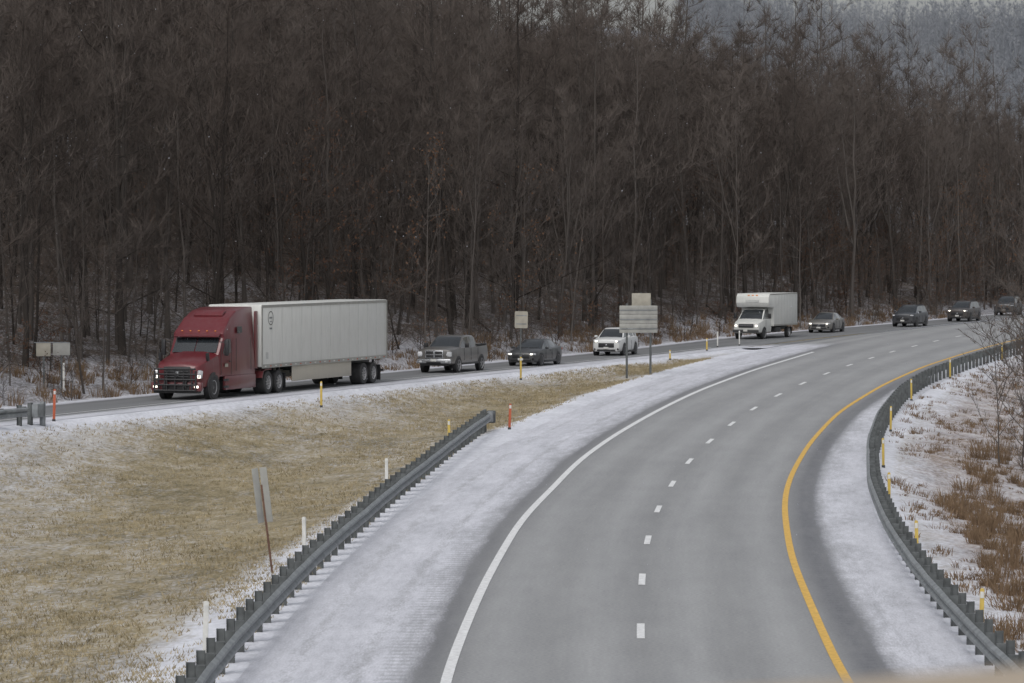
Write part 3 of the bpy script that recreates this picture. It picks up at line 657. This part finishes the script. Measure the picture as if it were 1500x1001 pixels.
    for k in(-1,1): cyl('air_line_%d'%k,(-4.8,k*.15,1.6),(-5.25,k*.15,1.9),.025,M['post_red'] if k>0 else K,e,6)
    return e
semi(-14.3,170.3,math.atan2(-1,-.34))
# ------------------------------------------------------------ trees
def tubeadd(V,F,mi,pts,rad,n,m):
    b=len(V)
    for i,p in enumerate(pts):
        d=(pts[min(i+1,len(pts)-1)]-pts[max(i-1,0)]).normalized(); a=d.orthogonal().normalized(); c=d.cross(a)
        for k in range(n):
            t=2*math.pi*k/n; V.append(p+(a*math.cos(t)+c*math.sin(t))*rad[i])
    for i in range(len(pts)-1):
        for k in range(n):
            F.append((b+i*n+k,b+i*n+(k+1)%n,b+(i+1)*n+(k+1)%n,b+(i+1)*n+k)); mi.append(m)
def twig(V,F,mi,p,d,L,r,rnd):
    b=len(V); a=d.orthogonal().normalized(); c=d.cross(a)
    V.append(p+a*r);V.append(p-a*r*.5+c*r*.87);V.append(p-a*r*.5-c*r*.87);V.append(p+d*L+Vector((0,0,rnd.uniform(0,.15)*L)))
    F.extend([(b,b+1,b+3),(b+1,b+2,b+3),(b+2,b,b+3)]); mi.extend([1,1,1])
def gentree(name,seed,H,r0,nb,start,ns,nt,leaves=0,spread=.30,tw=.013,fork=0,bend=.1,lsz=.07):
    rnd=random.Random(seed); V=[];F=[];mi=[];LV=[]
    def leader(p0,dx,dy,Hh,r0,nb,start,n=9):
        pts=[];rad=[];x=p0.x;y=p0.y
        for i in range(n+1):
            t=i/n; pts.append(Vector((x,y,p0.z+(Hh*t-.3 if (i==0 and p0.z<.1) else Hh*t)))); rad.append(r0*(1-.9*t**.95)*(1.35 if (i==0 and p0.z<.1) else 1))
            x+=dx*Hh/n+rnd.uniform(-bend,bend)*Hh/16; y+=dy*Hh/n+rnd.uniform(-bend,bend)*Hh/16; dx*=.93; dy*=.93
        tubeadd(V,F,mi,pts,rad,6,0)
        def at(t):
            f=t*n;i=min(int(f),n-1); return pts[i].lerp(pts[i+1],f-i)
        for b in range(nb):
            t=start+(1-start)*((b+rnd.random())/nb)
            if rnd.random()<.14: t=rnd.uniform(start*.4,start)
            az=rnd.uniform(0,2*math.pi); el=math.radians(rnd.uniform(8,64))
            L=H*spread*(1.12-t)*rnd.uniform(.6,1.4)*(Hh/H)**.5+.6
            d=Vector((math.cos(az)*math.cos(el),math.sin(az)*math.cos(el),math.sin(el))); p=at(t); bp=[p];q=p.copy();dd=d.copy()
            for k in range(4):
                dd=(dd+Vector((rnd.uniform(-.36,.36),rnd.uniform(-.36,.36),rnd.uniform(-.1,.30)))).normalized(); q=q+dd*L/4; bp.append(q.copy())
            rb=max(.018,r0*(1-t*.75)*.30)
            tubeadd(V,F,mi,bp,[rb,rb*.75,rb*.5,rb*.33,rb*.12],4,0)
            for s in range(ns):
                f=rnd.uniform(.2,1)*4;i=min(int(f),3); sp=bp[i].lerp(bp[i+1],f-i); base=(bp[i+1]-bp[i]).normalized()
                sd=(base+Vector((rnd.uniform(-.9,.9),rnd.uniform(-.9,.9),rnd.uniform(-.4,.8)))).normalized(); SLn=L*rnd.uniform(.22,.48)
                mid=sp+sd*SLn*.5; ed=(sd+Vector((rnd.uniform(-.35,.35),rnd.uniform(-.35,.35),rnd.uniform(-.1,.4)))).normalized(); end=mid+ed*SLn*.5
                tubeadd(V,F,mi,[sp,mid,end],[rb*.38,rb*.26,.008],3,1)
                for w in range(nt):
                    g=rnd.uniform(.1,1); tp=sp.lerp(mid,g*2) if g<.5 else mid.lerp(end,g*2-1)
                    td=(ed+Vector((rnd.uniform(-1.1,1.1),rnd.uniform(-1.1,1.1),rnd.uniform(-.6,1)))).normalized()
                    tl=rnd.uniform(.4,1.2)*H/22+.1
                    twig(V,F,mi,tp,td,tl,tw,rnd)
                    for q_ in range(int(leaves)+(1 if rnd.random()<leaves%1 else 0)): LV.append(tp+td*tl*rnd.uniform(.1,1))
        return at
    at=leader(Vector((0,0,0)),rnd.uniform(-.08,.08),rnd.uniform(-.08,.08),H,r0,nb,start)
    for k in range(fork):
        t=rnd.uniform(.28,.5); a=rnd.uniform(0,6.28); sp_=rnd.uniform(.18,.36)
        leader(at(t),math.cos(a)*sp_,math.sin(a)*sp_,H*(1-t)*rnd.uniform(.75,.95),r0*.55,int(nb*.55),.25,6)
    for p in LV:
        b=len(V); a=Vector((rnd.uniform(-1,1),rnd.uniform(-1,1),rnd.uniform(-1,1))).normalized()*lsz; c=a.orthogonal().normalized()*lsz*.7
        V.extend([p-a,p+c,p+a,p-c]); F.append((b,b+1,b+2,b+3)); mi.append(2)
    fl=np.array([i for f in F for i in f],dtype=np.int32); ft=np.array([len(f) for f in F],dtype=np.int32)
    return dict(V=np.array([tuple(v) for v in V],dtype=np.float32),L=fl,T=ft,M=np.array(mi,dtype=np.int32))
def merged(name,items,mats,parent=None,origin=(0,0,0)):
    VV=[];LL=[];TT=[];MM=[];KK=[];off=0
    for v,x,y,z,s,sz,rx,ry,rz,ti in items:
        R=np.array(Euler((rx,ry,rz)).to_matrix(),dtype=np.float32)
        P=(v['V']*np.array([s,s,s*sz],dtype=np.float32))@R.T+np.array([x-origin[0],y-origin[1],z-origin[2]],dtype=np.float32)
        VV.append(P); LL.append(v['L']+off); TT.append(v['T']); MM.append(v['M']); KK.append(np.full(len(P),ti,dtype=np.float32)); off+=len(P)
    V=np.concatenate(VV);L=np.concatenate(LL);T=np.concatenate(TT);MI=np.concatenate(MM);K=np.concatenate(KK)
    me=bpy.data.meshes.new(name)
    me.vertices.add(len(V)); me.vertices.foreach_set('co',V.ravel())
    me.loops.add(len(L)); me.loops.foreach_set('vertex_index',L)
    me.polygons.add(len(T)); st=np.concatenate([[0],np.cumsum(T)[:-1]]).astype(np.int32)
    me.polygons.foreach_set('loop_start',st); me.polygons.foreach_set('loop_total',T)
    me.polygons.foreach_set('material_index',MI)
    a=me.attributes.new('tint','FLOAT','POINT'); a.data.foreach_set('value',K)
    for m in mats: me.materials.append(m)
    me.update(calc_edges=True)
    o=bpy.data.objects.new(name,me); COL.objects.link(o); o.location=origin
    if parent: o.parent=parent
    print(name,'faces',len(T))
    return o
BM=[M['bark'],M['twig'],M['brownleaf']]
big=[gentree('t',100+i,random.uniform(20,25),random.choice([.10,.12,.15,.19,.24]),20,random.choice([.20,.28,.36]),6,6,fork=(0,1,2)[i%3],tw=.021,spread=.32,bend=.13) for i in range(10)]
sap=[gentree('s',300+i,random.uniform(6,11),random.uniform(.035,.07),14,.2,5,4,leaves=.0 if i<3 else .9,spread=.33,tw=.010) for i in range(5)]
shr=[gentree('h',400+i,random.uniform(1.8,3.2),.03,14,.03,4,4,leaves=.0 if i<2 else .6,spread=.6,tw=.009) for i in range(4)]
def item(v,x,y,sc,sink=.1,lean=.05,tint=None):
    return (v,x,y,gz(x,y)-sink,sc,random.uniform(.88,1.12),random.uniform(-lean,lean),random.uniform(-lean,lean),random.uniform(0,6.28),random.random() if tint is None else tint)
rnd=random.Random(11); IT=[]
SP=4.0
for y in np.arange(120,475,SP):
    for x in np.arange(-80,90,SP):
        xx=x+rnd.uniform(-2.1,2.1); yy=y+rnd.uniform(-2.1,2.1)
        if abs(xx)>.15*yy+3: continue
        d=XM(yy)-3.3-xx
        if d<4.2 or d>(105 if yy<400 else 90): continue
        if d>60 and rnd.random()<.2: continue
        if rnd.random()<.08: continue
        if .5*math.sin(xx*.21+yy*.11)+.5*math.sin(xx*.13-yy*.17)+rnd.uniform(-.3,.3)<-.85: continue
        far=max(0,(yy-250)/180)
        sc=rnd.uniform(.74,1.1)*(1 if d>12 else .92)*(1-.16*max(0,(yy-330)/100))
        IT.append(item(rnd.choice(big),xx,yy,sc,.2,lean=.06,tint=min(1,rnd.random()*.85+.2*far)))  # tint lightens with distance: slight haze put into the bark colour
nbig=len(IT)
for y in np.arange(140,440,3.3):
    for x in np.arange(-60,70,3.3):
        xx=x+rnd.uniform(-1.7,1.7); yy=y+rnd.uniform(-1.7,1.7)
        if abs(xx)>.15*yy+2: continue
        d=XM(yy)-3.3-xx
        if d<3.0 or d>(40 if yy<280 else 62): continue
        if rnd.random()<(.2 if d<14 else .45): continue
        v=rnd.choice(sap if (yy>300 and d<16) or rnd.random()<.25 else sap[:3])
        IT.append(item(v,xx,yy,rnd.uniform(.5,1.3),lean=.14))
for y in np.arange(145,390,1.6):
    for k in range(2):
        d=rnd.uniform(2.0,9); yy=y+rnd.uniform(-.9,.9); xx=XM(yy)-3.3-d
        if abs(xx)>.15*yy+2 or rnd.random()<.25: continue
        IT.append(item(rnd.choice(shr if yy>290 else shr[:3]),xx,yy,rnd.uniform(.35,.95)))
for k in range(30):
    yy=rnd.uniform(312,372); d=rnd.uniform(4,14); IT.append(item(sap[3+k%2],XM(yy)-3.3-d,yy,rnd.uniform(.4,.75)))
print('big',nbig,'total',len(IT))
merged('forest_trees',IT,BM)
logs=empty('fallen_logs')
for k in range(9):
    yy=rnd.uniform(165,300); d=rnd.uniform(6,18); xx=XM(yy)-3.3-d; a=rnd.uniform(.7,1.4); L=rnd.uniform(2,5)
    x2=xx-L*math.cos(a)*.6; y2=yy+L*math.sin(a)
    cyl('log_%d'%k,(xx,yy,gz(xx,yy)+.05),(x2,y2,gz(x2,y2)+rnd.uniform(.2,1.6)),rnd.uniform(.06,.11),M['bark'],logs,7,.04)
for x,y,m,sc in ((18.9,149,sap[0],.95),(18.6,137,sap[1],.8),(19.6,143,sap[2],1.05),(20.8,156,sap[0],1.2),(19.9,150,sap[4],.6),(22.5,165,sap[1],1.2),(24.5,178,sap[2],1.1),(23.6,171,sap[3],.8),(27.0,196,sap[0],1.1),(21.5,148,sap[2],1.3),(29,205,sap[3],1.0),(31.5,216,sap[4],.9),(17.6,131,sap[0],.5),(30.5,222,sap[3],1.0),(33.5,235,sap[3],1.0)):
    merged('bare_tree',[item(m,x,y,sc,tint=.6)],BM,None,(x,y,gz(x,y)))
# ------------------------------------------------------------ dry bushes / weeds
def clump(V,F,x,y,R,Hh,n,rnd,w=.012):
    z=gz(x,y)
    for i in range(n):
        a=rnd.uniform(0,6.283); r=R*math.sqrt(rnd.random())*.6; bx=x+r*math.cos(a);by=y+r*math.sin(a)
        h=Hh*rnd.uniform(.35,1.1)*(1-.35*(r/R)); lx=math.cos(a)*rnd.uniform(0,.5)*R+rnd.uniform(-.12,.12); ly=math.sin(a)*rnd.uniform(0,.5)*R+rnd.uniform(-.12,.12)
        t=rnd.uniform(0,3.14); dx=math.cos(t)*w;dy=math.sin(t)*w; b=len(V)
        V.extend([(bx-dx,by-dy,z-.05),(bx+dx,by+dy,z-.05),(bx+lx*.5+dx,by+ly*.5+dy,z+h*.6),(bx+lx*.5-dx,by+ly*.5-dy,z+h*.6),(bx+lx,by+ly,z+h*.95)])
        F.extend([(b,b+1,b+2,b+3),(b+3,b+2,b+4)])
rnd=random.Random(5)
for x,y,R,Hh in ((11.6,83,1.5,.9),(12.3,88,1.6,1.0),(11.0,78,1.2,.7),(13.0,97,1.2,.9),(12.0,91.5,.9,.7),(13.6,104,1.3,.8),(14.6,113,1.1,.9),(15.2,123,1.4,.9),(16.6,134,1.3,.9),(16.4,127,1.0,.6),(17.8,143,1.2,.8),(19,154,1.5,1.0),(12.7,72.5,1.4,1.1),(13.6,80,1.2,.8),(13.4,108,1.0,.6),(14.9,118,1.0,.6)):
    V=[];F=[]
    for k in range(9): clump(V,F,x+rnd.uniform(-.9,.9)*R,y+rnd.uniform(-2.2,2.2)*R,R*rnd.uniform(.25,.55),Hh*rnd.uniform(.3,.95),90,rnd,.008)
    o=mkobj('dry_bush',V,F,M['drygrass'])
V=[];F=[]
for i in range(3200):
    y=60+200*rnd.random(); d=rnd.uniform(.7,14); x=GR(y)+d
    if math.sin(x*.8+y*.13)+math.sin(x*.5-y*.21+2)<rnd.uniform(-1.8,.7): continue
    clump(V,F,x,y,rnd.uniform(.15,.6),rnd.uniform(.08,.36),rnd.randint(8,32),rnd,.009)
mkobj('dry_weeds',V,F,M['drygrass'])
V=[];F=[]
for i in range(750):
    y=rnd.uniform(150,345); d=rnd.uniform(1.8,7.5); x=XM(y)-3.3-d
    clump(V,F,x,y,rnd.uniform(.3,.9),rnd.uniform(.25,.9),rnd.randint(25,50),rnd,.012)
mkobj('roadside_brush',V,F,M['drygrass'])
V=[];F=[]
for i in range(34000):
    y=60+170*rnd.random()**1.15; xm=XM(y)+4.9; xl=GL(y)-.3 if y<157 else XL(y)-4.8
    lo=max(xm,-.15*y-4)
    if xl-lo<.5: continue
    x=rnd.uniform(lo,xl); z=gz(x,y)
    if math.sin(x*.9+y*.21)+math.sin(x*.37-y*.33+1)<rnd.uniform(-2,1.0): continue
    for k in range(4):
        a=rnd.uniform(0,6.28); h=rnd.uniform(.03,.12); bx=x+rnd.uniform(-.1,.1);by=y+rnd.uniform(-.1,.1); b=len(V)
        V.extend([(bx-.012,by,z-.01),(bx+.012,by,z-.01),(bx+math.cos(a)*h*.8,by+math.sin(a)*h*.8,z+h)]); F.append((b,b+1,b+2))
mkobj('median_grass_tufts',V,F,M['tuft'])
# ------------------------------------------------------------ distant hill
def hz_(x,y):
    r=78+4*math.sin(x*.018+1)+2.5*math.sin(x*.05)-.045*(x-120)
    t=max(0,min(1,(y-820)/360)); t=t*t*(3-2*t)
    return -2+ (r-14)*t +1.5*math.sin(x*.07+y*.05)
hzz=lambda x,y: hz_(x,y) if y<1200 else hz_(x,1200)-(y-1200)*.1
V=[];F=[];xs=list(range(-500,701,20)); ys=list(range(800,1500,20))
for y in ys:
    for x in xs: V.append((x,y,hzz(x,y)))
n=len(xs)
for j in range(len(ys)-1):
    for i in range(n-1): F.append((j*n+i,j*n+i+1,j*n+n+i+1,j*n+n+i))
hill=mkobj('distant_hill',V,F,simple('hill_hazed',(.22,.235,.26),.95,0,.12,.02),None,None,True,90)  # pale blue-grey base colour stands in for haze over the ridge
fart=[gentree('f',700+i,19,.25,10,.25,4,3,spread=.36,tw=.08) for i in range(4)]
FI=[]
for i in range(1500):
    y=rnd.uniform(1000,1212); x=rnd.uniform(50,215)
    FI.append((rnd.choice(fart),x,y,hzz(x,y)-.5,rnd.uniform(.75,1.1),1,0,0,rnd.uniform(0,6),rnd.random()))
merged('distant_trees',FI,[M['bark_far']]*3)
# ------------------------------------------------------------ falling snow (sparse, tiny)
V=[];F=[]
for i in range(1100):
    y=rnd.uniform(60,240); x=rnd.uniform(-.15,.15)*y; z=8+rnd.uniform(-.1,.075)*y
    if z<gz(x,y)+.3: continue
    r=rnd.uniform(.005,.010); b=len(V)
    V.extend([(x+r,y,z),(x-r,y,z),(x,y+r,z),(x,y-r,z),(x,y,z+r*1.3),(x,y,z-r*1.3)])
    for a,c in((0,2),(2,1),(1,3),(3,0)): F.append((b+a,b+c,b+4)); F.append((b+c,b+a,b+5))
mkobj('falling_snow',V,F,M['snow'])
# ------------------------------------------------------------ bridge parapet at the viewer's feet
e=empty('bridge_parapet',(.30,3.0,7.643),ry=-.075)
box('coping',(0,0,-.06),(9,.30,.12),M['concrete'],e,.02); box('wall',(0,.02,-.62),(9,.2,1.0),M['concrete'],e,.01)
# ------------------------------------------------------------ camera, light, sky
cam=bpy.data.cameras.new('Camera'); co=bpy.data.objects.new('Camera',cam); COL.objects.link(co); scene.camera=co
co.location=(0,0,8); co.rotation_euler=(math.radians(90-1.529),0,0)
cam.sensor_width=36; cam.lens=135.4; cam.clip_start=.3; cam.clip_end=6000
cam.dof.use_dof=True; cam.dof.focus_distance=185; cam.dof.aperture_fstop=8
w=bpy.data.worlds.new('World'); scene.world=w; w.use_nodes=True; nt=w.node_tree
bg=nt.nodes['Background']; sky=nt.nodes.new('ShaderNodeTexSky'); sky.sky_type='NISHITA'; sky.sun_disc=False
sky.sun_elevation=math.radians(50); sky.sun_rotation=math.radians(200); sky.air_density=1; sky.dust_density=4
hsv=nt.nodes.new('ShaderNodeHueSaturation'); hsv.inputs['Saturation'].default_value=.22
nt.links.new(sky.outputs[0],hsv.inputs['Color']); nt.links.new(hsv.outputs[0],bg.inputs['Color']); bg.inputs['Strength'].default_value=.14
sl=bpy.data.lights.new('sun','SUN'); so=bpy.data.objects.new('sun',sl); COL.objects.link(so); sl.energy=.7; sl.angle=math.radians(35); sl.color=(1,.97,.93)
az=math.radians(200); el=math.radians(50)
dv=Vector((math.sin(az)*math.cos(el),math.cos(az)*math.cos(el),math.sin(el)))
so.rotation_euler=dv.to_track_quat('Z','Y').to_euler()
scene.view_settings.view_transform='Standard'; scene.view_settings.look='None'; scene.view_settings.exposure=0
